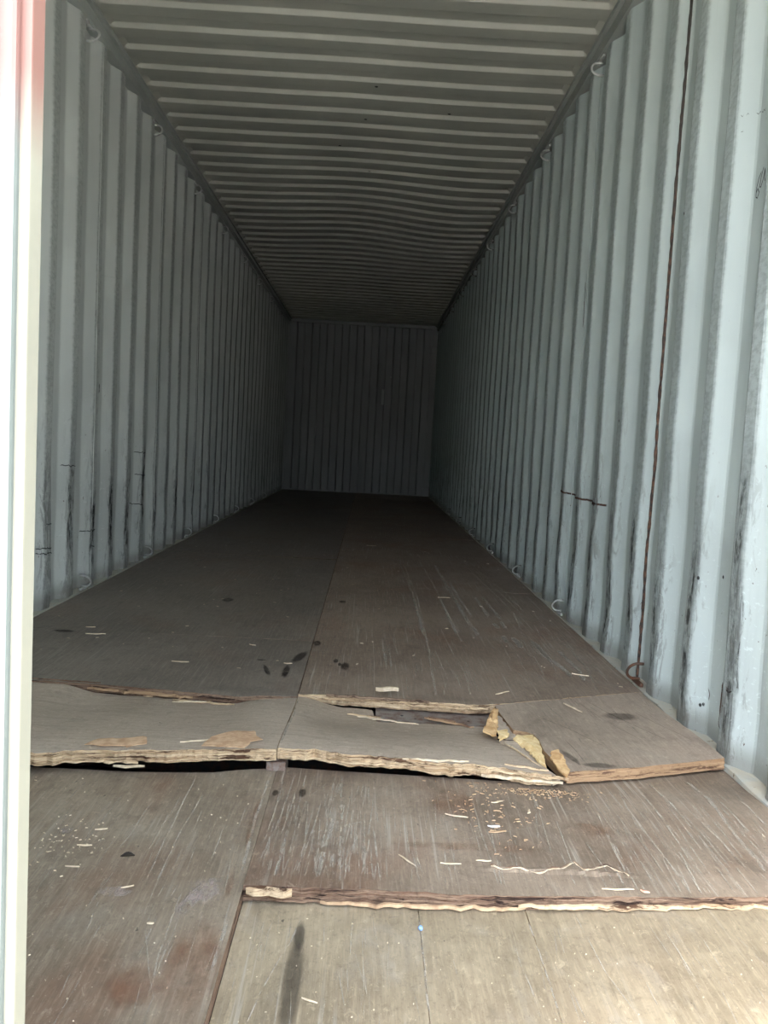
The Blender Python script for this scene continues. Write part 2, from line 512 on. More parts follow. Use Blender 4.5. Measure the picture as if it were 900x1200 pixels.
# right wall
wmark(mk_rust, 1, [(4.225, .605), (3.957, .589), (3.494, .582)], .012)
wmark(mk_rust, 1, [(3.69, .62), (3.66, .59), (3.58, .579)], .020)
wmark(mk_rust, 1, [(2.338, .145), (2.33, .125), (2.333, .106)], .006)
wmark(mk_dark, 1, [(2.166, .189), (2.145, .186), (2.126, .193)], .005)
wmark(mk_rust, 1, [(2.244, .184), (2.215, .186), (2.191, .195), (2.200, .17), (2.207, .158), (2.206, .122), (2.215, .103)], .009, .008)
wmark(mk_rust, 1, [(2.243, .179), (2.250, .124), (2.216, .108), (2.195, .10), (2.169, .080)], .006, .008)
mk_bare.blob((2.226, .145), .016, .032, lambda y, z: (wall_x(1, y, z) - .0016, y, z))
mk_bare.blob((2.222, .11), .012, .015, lambda y, z: (wall_x(1, y, z) - .0016, y, z))
for y, z in ((2.35, .09), (2.36, .085), (2.30, .47), (2.40, .45), (3.30, .93), (4.6, 1.4), (3.4, 1.7), (5.6, 1.0), (5.75, 1.0), (2.75, 1.58)):
    mk_dark.blob((y, z), .006, .007, lambda a, b: (wall_x(1, a, b) - .0022, a, b), 0, 8)
wmark(mk_rust, 1, [(4.09, 1.62), (4.085, 1.40)], .010)
# pen writing near the door: a bold scribble and a faint small line above it
wmark(mk_pen, 1, [(2.290, 1.570), (2.304, 1.556), (2.315, 1.530), (2.313, 1.508), (2.304, 1.503), (2.296, 1.516), (2.306, 1.530), (2.314, 1.520)], .0042, .001, .004)
wmark(mk_pen, 1, [(2.280, 1.578), (2.292, 1.552), (2.296, 1.530), (2.288, 1.528), (2.278, 1.545), (2.271, 1.572), (2.270, 1.548), (2.264, 1.535)], .0042, .001, .004)
for pts in ([(2.392, 1.752), (2.386, 1.745), (2.381, 1.751)], [(2.376, 1.744), (2.370, 1.749), (2.366, 1.743)], [(2.345, 1.742), (2.338, 1.736), (2.332, 1.742), (2.326, 1.733)],
            [(2.322, 1.737), (2.314, 1.731), (2.309, 1.738), (2.303, 1.730), (2.298, 1.737)], [(2.388, 1.705), (2.378, 1.703)]):
    wmark(mk_pen, 1, pts, .0022, .001, .004)
# rubbed black patches low on the proud faces
def rub(side, y, z0, z1, w, M):
    P = []
    n = int((z1 - z0) / .03) + 2
    for i in range(n):
        z = z0 + (z1 - z0) * i / (n - 1)
        yy = y + .008 * nz(z * 9, y, 5)
        P.append((wall_x(side, yy, z) - side * .0020, yy, z))
    M.strip(P, [w * (.65 + .5 * abs(nz(i * .7, y, 1))) for i in range(n)], (side, 0, .02))
phR, piR = PH[1]; phL, piL = PH[-1]
kR, kL = piR / .278, piL / .278
for i in range(-4, 24):
    y = phR + i * piR + .098 * kR
    if y < Y0 + .1: continue
    h = .55 + .45 * nz(i * 1.7, 3, 1)
    rub(1, y, .05, h, .048, mk_rub)
    if random.random() < .5: rub(1, y + random.uniform(-.05, -.03), .1, h * .6, .03, mk_rub)
for i, (z0, z1, dy) in {1: (.20, .62, 0), 2: (.10, .48, 0), 3: (.12, .55, .0), 4: (.12, .42, 0), 5: (.25, .70, 0), 6: (.1, .4, 0), 8: (.1, .5, 0), 10: (.1, .4, 0)}.items():
    y = phL + i * piL + .098 * kL + dy
    rub(-1, y, z0, z1, .070, mk_rub)
    rub(-1, y - .03, z0 + .05, z1 - .08, .05, mk_rub)
    if i in (2, 3): rub(-1, y - .01, z0 + .08, z1 - .05, .055, mk_rub)
for a in ([(3.812, .617), (4.001, .609)], [(3.894, .607), (3.883, .585)], [(3.583, .371), (3.711, .363)], [(3.519, .272), (3.642, .263)], [(3.52, .251), (3.644, .241)],
          [(4.98, .663), (5.12, .662)], [(4.994, .535), (5.136, .524)], [(4.878, .365), (5.083, .35)], [(4.091, .287), (4.309, .281)], [(4.167, .206), (4.291, .191)]):
    wmark(mk_dark, -1, a, .006, .009)
wmark(mk_dark, -1, [(4.25, 1.017), (4.244, .99), (4.250, .968), (4.285, .960)], .018, .002, .006)
wmark(mk_pale, -1, [(4.321, 1.563), (4.332, 1.302)], .005)
wmark(mk_pale, -1, [(4.321, 1.563), (4.608, 1.593)], .0025)
wmark(mk_pale, -1, [(4.61, 1.567), (4.605, 1.294)], .009)
wmark(mk_dark, -1, [(4.164, 1.369), (4.171, 1.28)], .006)
# old adhesive patch, a slightly paler rectangle
mesh_marks = Marks()
mk_rub.build('rubbed_scrapes', M_black_scuff, wall_right)
for M, n, mt in ((mk_dark, 'dark_scrapes', M_darkmark), (mk_rust, 'rust_cuts', M_rustmark), (mk_bare, 'bare_patches', M_bare), (mk_pale, 'label_residue', M_palemark), (mk_pen, 'pen_writing', M_pen)):
    M.build(n, mt, wall_left if n in ('label_residue',) else wall_right)

# ---------------------------------------------------------------- roof
def roof_dent(x, y):
    d = .040 * math.exp(-((x + .10) / .55) ** 2 - ((y - 7.6) / 1.7) ** 2)
    d -= .022 * math.exp(-((x - .75) / .4) ** 2 - ((y - 7.4) / 1.5) ** 2)
    return d + .006 * nz(x * 1.2, y * .6, 8)
def roof():
    P0, PP = 3.9405, .2188
    root = boxes('ceiling', [(-1.215, 1.215, Y0 - .05, Y0 + .22, 2.715, 2.722), (-1.215, 1.215, Y1 - .14, Y1 + .085, 2.694, 2.745)], M_roof, None, 'structure', .001)
    prof = [(-.011, 1), (-.007, .9), (.007, .1), (.011, 0), (.085, 0), (.0985, 0), (.106, .1), (.118, .9), (.124, 1), (.185, 1)]
    ys = []
    i = int((Y0 - P0) / PP) - 1
    while P0 + i * PP < Y1 + .2:
        for u, h in prof:
            y = P0 + i * PP + u
            if Y0 - .01 < y < Y1 + .02: ys.append((y, h))
        i += 1
    xs = [-1.213, -1.17, -1.141, -1.128, -1.112] + [-1.0 + .1 * k for k in range(21)] + [1.112, 1.128, 1.141, 1.17, 1.213]
    fade = lambda x: 1 - sst(1.112, 1.141, abs(x))
    joints = [P0 + PP * (5 * k - 14) + .15 for k in range(1, 13)]
    cuts = [Y0 - .02] + [j for j in joints if Y0 + .3 < j < Y1 - .3] + [Y1 + .03]
    for a, b in zip(cuts, cuts[1:]):
        yy = [(y, h) for y, h in ys if a <= y <= b]
        nxt = [q for q in ys if q[0] > b][:1]
        yy += nxt
        V, F = [], []
        for off in (0, .003):
            for y, h in yy:
                for x in xs:
                    V.append((x, y, 2.6925 + (.020 * h) * fade(x) + roof_dent(x, y) * fade(x) + off))
        nx = len(xs); half = nx * len(yy)
        for i in range(len(yy) - 1):
            for j in range(nx - 1):
                q = (i * nx + j, (i + 1) * nx + j, (i + 1) * nx + j + 1, i * nx + j + 1)
                F.append(q); F.append(tuple(v + half for v in q[::-1]))
        mesh('roof_sheet', V, F, M_roof, root)
    # small dark spots and one long scratch under the roof
    M = Marks()
    for x, y in ((.13, 4.65), (.07, 5.12), (.09, 6.1), (.55, 4.95), (-.1, 5.6)):
        M.blob((x, y), .012, .014, lambda a, b: (a, b, 2.6905 + roof_dent(a, b)), 0, 8)
    M.build('roof_spots', M_darkmark, root)
    return root
ceiling = roof()

# ---------------------------------------------------------------- end wall
def end_wall():
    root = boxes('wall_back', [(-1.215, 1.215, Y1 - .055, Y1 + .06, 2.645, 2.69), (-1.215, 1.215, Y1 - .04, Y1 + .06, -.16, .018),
                               (-1.215, -1.145, Y1 - .02, Y1 + .06, .018, 2.65), (-1.215, 1.215, Y1 + .062, Y1 + .07, -.16, 2.74), (1.080, 1.215, Y1 - .05, Y1 + .06, .018, 2.65)], M_back, None, 'structure', .004)  # full-size plate behind the sheets is added, unseen, to block light leaks
    xs = []
    x = -1.150
    P = .236
    pts = []
    while x < 1.09:
        for u, h in ((0, 0), (.100, 0), (.120, 1), (.216, 1)): pts.append((x + u, h))
        x += P
    pts = [p for p in pts if p[0] < 1.088] + [(1.088, 0)]
    zs = [.018 + (2.632) * k / 12 for k in range(13)]
    cuts = [(-1.2, -.36), (-.36, .36), (.36, 1.2)]
    for a, b in cuts:
        idx = [i for i, p in enumerate(pts) if a <= p[0] < b]
        if idx[-1] + 1 < len(pts): idx.append(idx[-1] + 1)
        V, F = [], []
        for off in (0, .004):
            for i in idx:
                for z in zs:
                    V.append((pts[i][0], Y1 - .008 + .040 * pts[i][1] + off + .004 * nz(pts[i][0] * 2, z, 3), z))
        n = len(zs); half = len(idx) * n
        for i in range(len(idx) - 1):
            for j in range(n - 1):
                q = (i * n + j, (i + 1) * n + j, (i + 1) * n + j + 1, i * n + j + 1)
                F.append(q); F.append(tuple(v + half for v in q[::-1]))
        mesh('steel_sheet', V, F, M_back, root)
    # small gusset plates on the right corner post, a light spot and a repainted patch
    boxes('gusset_plate', [(1.045, 1.165, Y1 - .075, Y1 - .045, 2.36, 2.60)], M_back, root)
    boxes('gusset_plate', [(1.045, 1.150, Y1 - .075, Y1 - .045, .018, .12)], M_back, root)
    M = Marks()
    M.blob((.47, 1.86), .018, .018, lambda a, b: (a, Y1 - .02, b), 0, 8)
    M.strip([(.355, Y1 - .02, 1.66), (.355, Y1 - .02, 1.55), (.355, Y1 - .02, 1.42)], .07, (0, 1, 0), taper=False)
    M.build('repainted_patch', soft_mark('lighter_patch', (.55, .57, .56), .7, (3, 3, 3), .1, .2), root)
    return root
wall_back = end_wall()

# ---------------------------------------------------------------- door end frame and closed left door
boxes('trim_1', [(1.172, 1.33, .32, .50, -.16, 2.72)], M_rail, None, 'structure', .006)['label'] = 'right corner post of the door frame'
boxes('trim_2', [(-1.33, -1.172, .32, .50, -.16, 2.72)], M_rail, None, 'structure', .006)['label'] = 'left corner post of the door frame'
boxes('trim_3', [(-1.172, 1.172, .34, .48, 2.58, 2.72)], M_rail, None, 'structure', .006)['label'] = 'door header beam'
boxes('trim_4', [(-1.172, 1.172, .34, .447, -.16, -.01)], M_rail, None, 'structure', .006)['label'] = 'door sill'

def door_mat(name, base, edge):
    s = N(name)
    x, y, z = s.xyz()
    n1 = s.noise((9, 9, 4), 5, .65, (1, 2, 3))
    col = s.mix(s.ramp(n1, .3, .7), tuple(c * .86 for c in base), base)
    # faded red primer showing at the top of the door edge
    m = s.ramp(s.math('ADD', z, s.math('MULTIPLY', n1, .08)), .965, 1.02)
    band = s.math('MULTIPLY', m, edge)
    col = s.mix(band, col, (.15, .052, .04))
    s.bump(n1, .3, .003)
    return s.done(col, .6)
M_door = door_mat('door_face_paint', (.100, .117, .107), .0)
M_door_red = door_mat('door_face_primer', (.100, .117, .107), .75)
M_door_edge = door_mat('door_edge_paint_sunlit', (.20, .195, .152), .8)  # paler, yellower than the face: sunlight on the edge put into its colour

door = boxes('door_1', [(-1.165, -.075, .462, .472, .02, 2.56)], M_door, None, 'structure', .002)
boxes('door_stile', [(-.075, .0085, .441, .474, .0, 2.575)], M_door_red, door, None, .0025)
boxes('door_edge_flange', [(.006, .0140, .4465, .4635, .0, 2.575)], M_door_edge, door, None, .0015)
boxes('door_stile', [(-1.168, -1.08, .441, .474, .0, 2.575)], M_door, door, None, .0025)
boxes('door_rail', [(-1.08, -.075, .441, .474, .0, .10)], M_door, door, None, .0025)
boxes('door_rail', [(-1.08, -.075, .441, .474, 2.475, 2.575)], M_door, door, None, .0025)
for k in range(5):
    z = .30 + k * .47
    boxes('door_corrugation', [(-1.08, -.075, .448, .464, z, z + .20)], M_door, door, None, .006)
bm = bmesh.new(); tube_bm(bm, [(-.006, .4395, .0 + i * .06) for i in range(43)], .0035, 8)
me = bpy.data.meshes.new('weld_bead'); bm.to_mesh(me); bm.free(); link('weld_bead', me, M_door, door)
bm = bmesh.new(); tube_bm(bm, [(-.30, .41, -.05), (-.30, .41, 2.66)], .017, 14); tube_bm(bm, [(-.80, .41, -.05), (-.80, .41, 2.66)], .017, 14)
me = bpy.data.meshes.new('locking_bar'); bm.to_mesh(me); bm.free(); link('locking_bar', me, M_ring, door)
boxes('rubber_gasket', [(-1.0, -.03, .476, .484, .01, .03), (-.030, -.012, .476, .484, .01, 2.56)], steel('gasket_rubber', (.02, .02, .02), 0), door, None, .001)

# ---------------------------------------------------------------- floor: underframe plus individual plywood boards
beams = [(-1.155, 1.155, .46 + .305 * i, .50 + .305 * i, -.155, -.07) for i in range(42)]
floor = boxes('floor', beams + [(-1.155, 1.155, .44, Y1, -.16, -.152)], M_dark_steel, None, 'structure', 0)

def board(mats, xL, xR, yF, yR, zf, nx=24, ny=10, t=.028, plies=0, rag=0.0, seed=0.0, side_rag=0.0, label=None, ragR=0.0):
    """plywood board. xL/xR functions of v (0 front..1 rear), yF/yR functions of x. plies>0: splintered layered front edge"""
    V, F, MI = [], [], []
    fx = lambda e, v: e(v) if callable(e) else e
    fy = lambda e, x: e(x) if callable(e) else e
    def pos(u, v):
        xl, xr = fx(xL, v), fx(xR, v)
        x = xl + (xr - xl) * u
        y0, y1 = fy(yF, x), fy(yR, x)
        if rag: y0 += rag * (.8 * nz(x * 14, seed, 0) + .5 * nz(x * 55, seed, 2))
        if ragR: y1 += ragR * (nz(x * 16, seed, 7) + .5 * nz(x * 60, seed, 8))
        y = y0 + (y1 - y0) * v
        if side_rag:
            e = side_rag * (nz(y * 18, seed, 5) + .5 * nz(y * 70, seed, 6))
            x += e * (u ** 6)
        return x, y
    vs = [(j / ny) ** (1.6 if plies else 1) for j in range(ny + 1)]
    top = []
    for j in range(ny + 1):
        row = []
        for i in range(nx + 1):
            x, y = pos(i / nx, vs[j]); row.append(len(V)); V.append((x, y, zf(x, y)))
        top.append(row)
    for j in range(ny):
        for i in range(nx):
            F.append((top[j][i], top[j][i + 1], top[j + 1][i + 1], top[j + 1][i])); MI.append(0)
    bot = []
    for j in range(ny + 1):
        row = []
        for i in range(nx + 1):
            x, y, z = V[top[j][i]]; row.append(len(V)); V.append((x, y, z - t))
        bot.append(row)
    for j in range(ny):
        for i in range(nx):
            F.append((bot[j][i], bot[j + 1][i], bot[j + 1][i + 1], bot[j][i + 1])); MI.append(1)
    for j in range(ny):
        F.append((top[j][0], top[j + 1][0], bot[j + 1][0], bot[j][0])); MI.append(1)
        F.append((top[j][nx], bot[j][nx], bot[j + 1][nx], top[j + 1][nx])); MI.append(1)
    for i in range(nx):
        F.append((top[ny][i], top[ny][i + 1], bot[ny][i + 1], bot[ny][i])); MI.append(1)
    prev = top[0]
    if plies:
        for k in range(plies):
            for e in (0, 1):
                row = []
                for i in range(nx + 1):
                    x, y, z = V[top[0][i]]
                    d = (k + e * .92 + .04) / plies
                    off = .35 * rag * (nz(x * 9, k * 3.1, seed + 1) + nz(x * 45, k * 5.7, seed)) - .0022 * (k % 2) - .001
                    zz = z - t * d + .0025 * nz(x * 11, k * 1.3, seed + 3)
                    row.append(len(V)); V.append((x, y + off, zz))
                for i in range(nx):
                    F.append((prev[i], row[i], row[i + 1], prev[i + 1])); MI.append(1)
                prev = row
    for i in range(nx):
        F.append((prev[i], bot[0][i], bot[0][i + 1], prev[i + 1])); MI.append(1)
    o = mesh('plywood_board', V, F, mats, floor, None, MI)
    if label: o['label'] = label
    return o

zero = lambda x, y: 0.0
CX = .0135
# near left, and its rear edge dipping away under the lifted board
def yR_L1(x): return interp([(-1.2, 1.90), (-.55, 1.905), (-.3, 1.903), (-.15, 1.915), (-.03, 1.955), (.02, 1.962)], x) + .003 * nz(x * 20, 0, 0)
z_L1 = lambda x, y: .002 * nz(x * 3, y * 3, 1) - .001
b_L1 = board([M_ply_near, M_edge_red], -1.156, CX - .0004, .447, yR_L1, z_L1, 40, 30, label='worn brown plywood board beside the closed door')
# front right: three narrow pale strips lying lower than the board behind them
def z_R0(x, y): return interp([(0, -.0275), (.5, -.026), (.8, -.018), (1.16, -.010)], x) + .001 * nz(x * 4, y * 4, 2)
yR_R0 = lambda x: interp([(0, 1.412), (.49, 1.427), (1.0, 1.47), (1.16, 1.48)], x) + .012
for a, b in ((CX + .001, .3225), (.324, .514), (.5155, 1.156)):
    board([M_ply_pale, M_edge], a, b, .447, yR_R0, z_R0, 16, 14)
# middle right board, front edge broken and proud
yF_R1 = lambda x: interp([(0, 1.415), (.03, 1.418), (.49, 1.426), (.96, 1.458), (1.16, 1.475)], x)
yR_R1 = lambda x: interp([(0, 1.968), (.06, 1.966), (.3, 1.955), (.54, 1.943), (.66, 1.96), (.75, 2.00), (1.16, 2.13)], x)
def z_R1(x, y):
    f = math.exp(-((y - 1.42) / .05) ** 2)
    z = .0015 * nz(x * 3, y * 3, 4) + .004 * f * (1 - sst(.0, .5, x))
    c = 1.520 + .014 * nz(x * 14, 0, 3)                       # cracked ridge
    z += .0045 * math.exp(-((y - c) / .006) ** 2) * sst(.42, .48, x) * (1 - sst(.70, .76, x))
    return z - .006 * sst(.6, .75, x) * sst(1.85, 2.0, y)
b_R1 = board([M_ply_mid, M_edge_red], CX + .0006, 1.156, yF_R1, yR_R1, z_R1, 190, 60, .028, 7, .008, 3.0, label='scratched brown plywood board with a raised broken front edge')

# lifted boards
def yF_C1(x): return interp([(-1.2, 1.86), (-.52, 1.852), (-.42, 1.880), (-.23, 1.900), (.02, 1.935)], x)
def z_C1(x, y):
    f = 1 - sst(0, 1, (y - 1.88) / .66)
    front = interp([(-1.2, .034), (-.75, .050), (-.5, .056), (0, .058)], x)
    rear = -.018 * sst(-.72, -.60, x) * (1 - sst(-.22, -.08, x)) - .001
    return rear + (front - rear) * f + .004 * nz(x * 3, y * 4, 6) + .003 * nz(x * 9, y * 7, 2)
yR_C1 = lambda x: interp([(-1.2, 2.60), (-.81, 2.560), (-.63, 2.545), (-.40, 2.515), (-.16, 2.488), (.03, 2.535)], x)
b_C1 = board([M_ply_lip, M_edge], -1.150, CX - .001, yF_C1, lambda x: yR_C1(x) - .006, z_C1, 150, 24, .027, 8, .017, 11.0, label='lifted grey plywood board with a splintered front lip, left of the centre joint')
def yF_C2(x): return interp([(0, 1.945), (.033, 1.948), (.27, 1.930), (.45, 1.932), (.535, 1.940), (.62, 1.922), (.69, 1.912)], x)
def xR_C2(v):
    y = 1.93 + v * .5
    return interp([(1.90, .688), (1.946, .665), (2.04, .640), (2.13, .612), (2.20, .588), (2.45, .603)], y)
def z_C2(x, y):
    front = interp([(0, .057), (.27, .052), (.45, .043), (.54, .036), (.63, .032), (.69, .031)], x)
    rear = -.028 * sst(.02, .16, x)
    f = 1 - sst(0, 1, (y - 1.92) / .56)
    return rear + (front - rear) * f + .003 * nz(x * 4, y * 4, 9) + .0025 * nz(x * 11, y * 8, 12)
yR_C2 = lambda x: interp([(0, 2.53), (.08, 2.538), (.2, 2.530), (.245, 2.522), (.256, 2.405), (.61, 2.400)], x)
b_C2 = board([M_ply_lip, M_edge], CX + .0008, xR_C2, yF_C2, yR_C2, z_C2, 120, 30, .027, 8, .017, 17.0, .014, label='lifted grey plywood board with a splintered front lip, torn off at its right end', ragR=.006)
# right tan-grey board resting over the one in front
def xL_C3(v):
    y = 1.94 + v * .58
    return interp([(1.92, .712), (1.99, .694), (2.08, .682), (2.17, .690), (2.235, .684), (2.26, .636), (2.50, .622)], y)
yF_C3 = lambda x: interp([(.62, 1.935), (.715, 1.942), (.90, 1.996), (1.0, 2.03), (1.16, 2.090)], x)
yR_C3 = lambda x: interp([(.60, 2.515), (.65, 2.54), (1.11, 2.735), (1.16, 2.75)], x)
def z_C3(x, y):
    f = sst(0, 1, (y - yF_C3(x)) / .6)
    return .030 - .026 * f + .0015 * nz(x * 5, y * 5, 21)
b_C3 = board([M_ply_tan, M_edge_tan], xL_C3, 1.150, yF_C3, yR_C3, z_C3, 60, 30, .0275, 4, .004, 23.0, label='flat tan-grey plywood board in the right corner beside the wall')

# rear boards
yF_D1 = lambda x: yR_C1(x) + .003
z_D1 = lambda x, y: .006 * math.exp(-((y - 2.53) / .05) ** 2) * (1 - sst(-.1, 0, x)) + .0015 * nz(x * 2, y * 2, 31)
b_D1 = board([M_ply_farl, M_edge_red], -1.156, CX - .002, yF_D1, 3.262, z_D1, 110, 20, .028, 6, .008, 29.0, label='dark plywood board behind the lifted left board, front edge splintered')
yF_D2 = lambda x: interp([(0, 2.542), (.1, 2.545), (.3, 2.528), (.6, 2.515), (.635, 2.535), (.65, 2.556), (1.11, 2.745), (1.16, 2.758)], x)
z_D2 = lambda x, y: .006 * math.exp(-((y - 2.53) / .05) ** 2) * (1 - sst(.6, .7, x)) + .0015 * nz(x * 2, y * 2, 37)
b_D2 = board([M_ply_far, M_edge], CX + .001, 1.156, yF_D2, 4.62, z_D2, 150, 30, .028, 7, .012, 31.0, label='reddish plywood board with tyre scuffs and two dark knots')
ys = [3.264, 5.60, 8.0, 10.1, 12.4, Y1]
for i, (a, b) in enumerate(zip(ys, ys[1:])):
    board([M_ply_farl, M_edge_red], -1.156, CX - .002, a + .002, b, lambda x, y, i=i: .0015 * nz(x * 2, y * 1.2, i) + (.001 if i % 2 else -.0005), 14, 14)
ys = [4.622, 7.23, 9.75, 12.1, Y1]
for i, (a, b) in enumerate(zip(ys, ys[1:])):
    board([M_ply_far, M_edge_red], CX + .001, 1.156, a + .002, b, lambda x, y, i=i: .0015 * nz(x * 2, y * 1.2, i + 9) + (.001 if i % 2 else -.0005), 14, 14)

# exposed steel flange with screw holes, seen where the board broke away
V, F, MI = [], [], []
fl = bmesh.new()
fx0, fx1, fy0, fy1, fz = .255, .612, 2.408, 2.60, -.0295
r = bmesh.ops.create_cube(fl, size=1)
for v in r['verts']: v.co = Vector((fx0 + (v.co.x + .5) * (fx1 - fx0), fy0 + (v.co.y + .5) * (fy1 - fy0), fz - .004 + v.co.z * .008))
me = bpy.data.meshes.new('beam_flange'); fl.to_mesh(me); fl.free()
flange = link('beam_flange', me, M_flange, floor); flange['label'] = 'rubbed steel beam flange with screw holes'
for hx, hy in ((.335, 2.485), (.375, 2.462), (.535, 2.462)):
    bm = bmesh.new()
    bmesh.ops.create_cone(bm, cap_ends=True, segments=12, radius1=.0045, radius2=.0045, depth=.0012)
    for v in bm.verts: v.co += Vector((hx, hy, fz + .0005))
    me = bpy.data.meshes.new('screw_hole'); bm.to_mesh(me); bm.free(); link('screw_hole', me, M_dark_steel, flange)
# small steel bracket showing in the gap under the centre joint
boxes('gap_bracket', [(-.012, .034, 1.945, 2.02, -.06, .020)], M_flange, floor, None, .002)
# thin rusty strip exposed in front of the left rear board
boxes('rusty_strip', [(-.62, -.17, 2.500, 2.545, -.062, -.030)], M_ring_rust, floor, None, .002)

# torn veneer flakes on the broken end of the lifted board (sub-parts of that board)
def flake(poly, z0, th, mat, parent, curl=.008, seed=0, label=None, name='torn_veneer'):
    n = len(poly)
    cx = sum(p[0] for p in poly) / n; cy = sum(p[1] for p in poly) / n
    P = []
    for i in range(n):
        a, b = poly[i], poly[(i + 1) % n]
        m = max(2, int(math.dist(a, b) / .010))
        for k in range(m):
            t = k / m; x = a[0] + (b[0] - a[0]) * t; y = a[1] + (b[1] - a[1]) * t
            j = .006 * nz(x * 90, y * 90, seed)
            P.append((x + j, y + j * 1.3))
    V, F = [], []
    def zz(x, y): return z0 + curl * (nz(x * 22, y * 22, seed + 3) + .5 * nz(x * 70, y * 50, seed))
    for f, dz in ((1, 0), (.55, .001), (1, -th), (.55, -th)):
        for x, y in P:
            X = cx + (x - cx) * f; Yv = cy + (y - cy) * f; V.append((X, Yv, zz(X, Yv) + dz))
    V.append((cx, cy, zz(cx, cy) + .001)); V.append((cx, cy, zz(cx, cy) - th))
    m = len(P)
    for i in range(m):
        j = (i + 1) % m
        F += [(i, j, m + j, m + i), (m + i, m + j, 4 * m), (2 * m + j, 2 * m + i, 3 * m + i, 3 * m + j), (3 * m + j, 3 * m + i, 4 * m + 1), (j, i, 2 * m + i, 2 * m + j)]
    o = mesh(name, V, F, mat, parent)
    if label: o['label'] = label
    return o
A = [(.603, 2.437), (.616, 2.423), (.589, 2.26), (.578, 2.203), (.545, 2.233), (.575, 2.346)]
B = [(.638, 2.218), (.681, 2.224), (.690, 2.177), (.678, 2.075), (.668, 1.96), (.655, 2.032), (.642, 2.114), (.62, 2.182)]
Cc = [(.696, 2.073), (.720, 2.094), (.720, 2.018), (.717, 1.952), (.699, 1.909), (.688, 1.96), (.688, 2.026)]
Dd = [(.584, 2.231), (.613, 2.249), (.610, 2.193), (.580, 2.163)]
flake(A, .022, .004, M_torn, b_C2, .007, 1, 'orange torn veneer flake standing at the break')
flake(B, .020, .004, M_yel, b_C2, .007, 2, 'pale yellow torn veneer patch along the break')
flake(Cc, .031, .004, M_torn, b_C3, .004, 3, 'orange-yellow bare veneer patch near the corner of the break')
flake(Dd, .024, .003, M_yel, b_C2, .006, 4)
# grey layer still lying in the break, and dark crack below it
flake([(.592, 2.42), (.622, 2.43), (.640, 2.24), (.612, 2.235), (.596, 2.27)], .004, .006, M_ply_lip, b_C2, .003, 6)
flake([(.585, 2.19), (.640, 2.17), (.662, 2.02), (.690, 1.93), (.670, 1.915), (.640, 1.99)], .016, .010, M_ply_lip, b_C2, .004, 8)
# torn veneer on top of the left lip
flake([(-.165, 1.925), (-.150, 1.995), (-.110, 2.035), (-.055, 2.045), (-.045, 2.01), (-.03, 1.985), (-.052, 1.972), (-.062, 1.930)], .0595, .0015, M_bareply, b_C1, .0015, 9, 'brown bare veneer patch on the lifted lip')
flake([(-.43, 1.905), (-.41, 1.945), (-.36, 1.955), (-.31, 1.975), (-.29, 1.93), (-.33, 1.905)], .0585, .0015, M_bareply, b_C1, .0015, 10)

cx_ = lambda a, b: a[0] * 3 + b[1] * 5
def sliver(a, b, z, w, th, mat, name, parent=None, seed=0):
    """a long thin splinter from a to b, uneven, with depth"""
    a, b = Vector((a[0], a[1], z)), Vector((b[0], b[1], z))
    if len(str(z)) and isinstance(z, tuple): pass
    d = (b - a); L = d.length; d.normalize(); s_ = d.cross(Vector((0, 0, 1)))
    n = max(4, int(L / .012)); V, F = [], []
    for i in range(n + 1):
        t = i / n
        ww = w * .5 * (math.sin(math.pi * min(1, max(.03, t * .96 + .02))) ** .8) * (1 + .6 * nz(i * .9, seed, 0))
        p = a + d * L * t + s_ * (w * .5 + L * .02) * nz(i * .5 + cx_(a, b), seed, 7) + Vector((0, 0, th * .5 * (1 + nz(i * .4, seed, 2))))
        for u, h in ((-1, 0), (-.5, 1), (.6, .9), (1, 0)): V.append(tuple(p + s_ * u * ww + Vector((0, 0, (h - .5) * th))))
    for i in range(n):
        for j in range(4):
            k = (j + 1) % 4
            F.append((i * 4 + j, i * 4 + k, (i + 1) * 4 + k, (i + 1) * 4 + j))
    F.append((3, 2, 1, 0)); F.append(tuple(n * 4 + j for j in range(4)))
    return mesh(name, V, F, mat, parent)
# splinters hanging off the broken edges (sub-parts of the boards)
def on(zfn, a, b, dz, w, th, mat, par, seed):
    zm = (zfn(*a) + zfn(*b)) / 2 + dz
    return sliver(a, b, zm, w, th, mat, 'splinter', par, seed)
on(z_C1, (-.40, 1.895), (-.30, 1.890), -.030, .020, .005, M_edge, b_C1, 1)
on(z_C1, (-.355, 1.880), (-.285, 1.888), -.038, .012, .004, M_chip, b_C1, 2)
on(z_C1, (-.50, 1.868), (-.40, 1.885), -.027, .012, .004, M_edge, b_C1, 3)
on(z_C1, (-.22, 1.955), (-.12, 1.990), .001, .007, .003, M_chip, b_C1, 4)
on(z_C2, (.30, 1.935), (.47, 1.936), .000, .008, .004, M_chip, b_C2, 5)
on(z_C2, (.52, 1.935), (.70, 1.895), -.006, .012, .006, M_edge, b_C2, 6)
on(z_C2, (.50, 1.930), (.69, 1.905), -.020, .010, .006, M_chip, b_C2, 7)
on(z_C2, (.56, 1.96), (.66, 1.93), .001, .008, .004, M_edge, b_C2, 8)
on(z_C2, (.59, 2.15), (.655, 1.99), .001, .006, .004, M_chip, b_C2, 9)
on(z_C2, (.60, 2.10), (.66, 1.95), .002, .004, .003, M_edge, b_C2, 10)
on(z_C2, (.17, 2.463), (.27, 2.440), .002, .010, .004, M_edge, b_C2, 11)
on(z_C2, (.20, 2.440), (.38, 2.392), .001, .008, .003, M_chip, b_C2, 12)
on(z_C2, (.40, 2.440), (.54, 2.375), .004, .010, .005, M_edge_tan, b_C2, 13)
on(z_C2, (.41, 2.44), (.49, 2.41), .008, .006, .005, M_edge_red, b_C2, 14)
on(z_D2, (.10, 2.540), (.42, 2.520), -.001, .012, .006, M_edge_red, b_D2, 15)
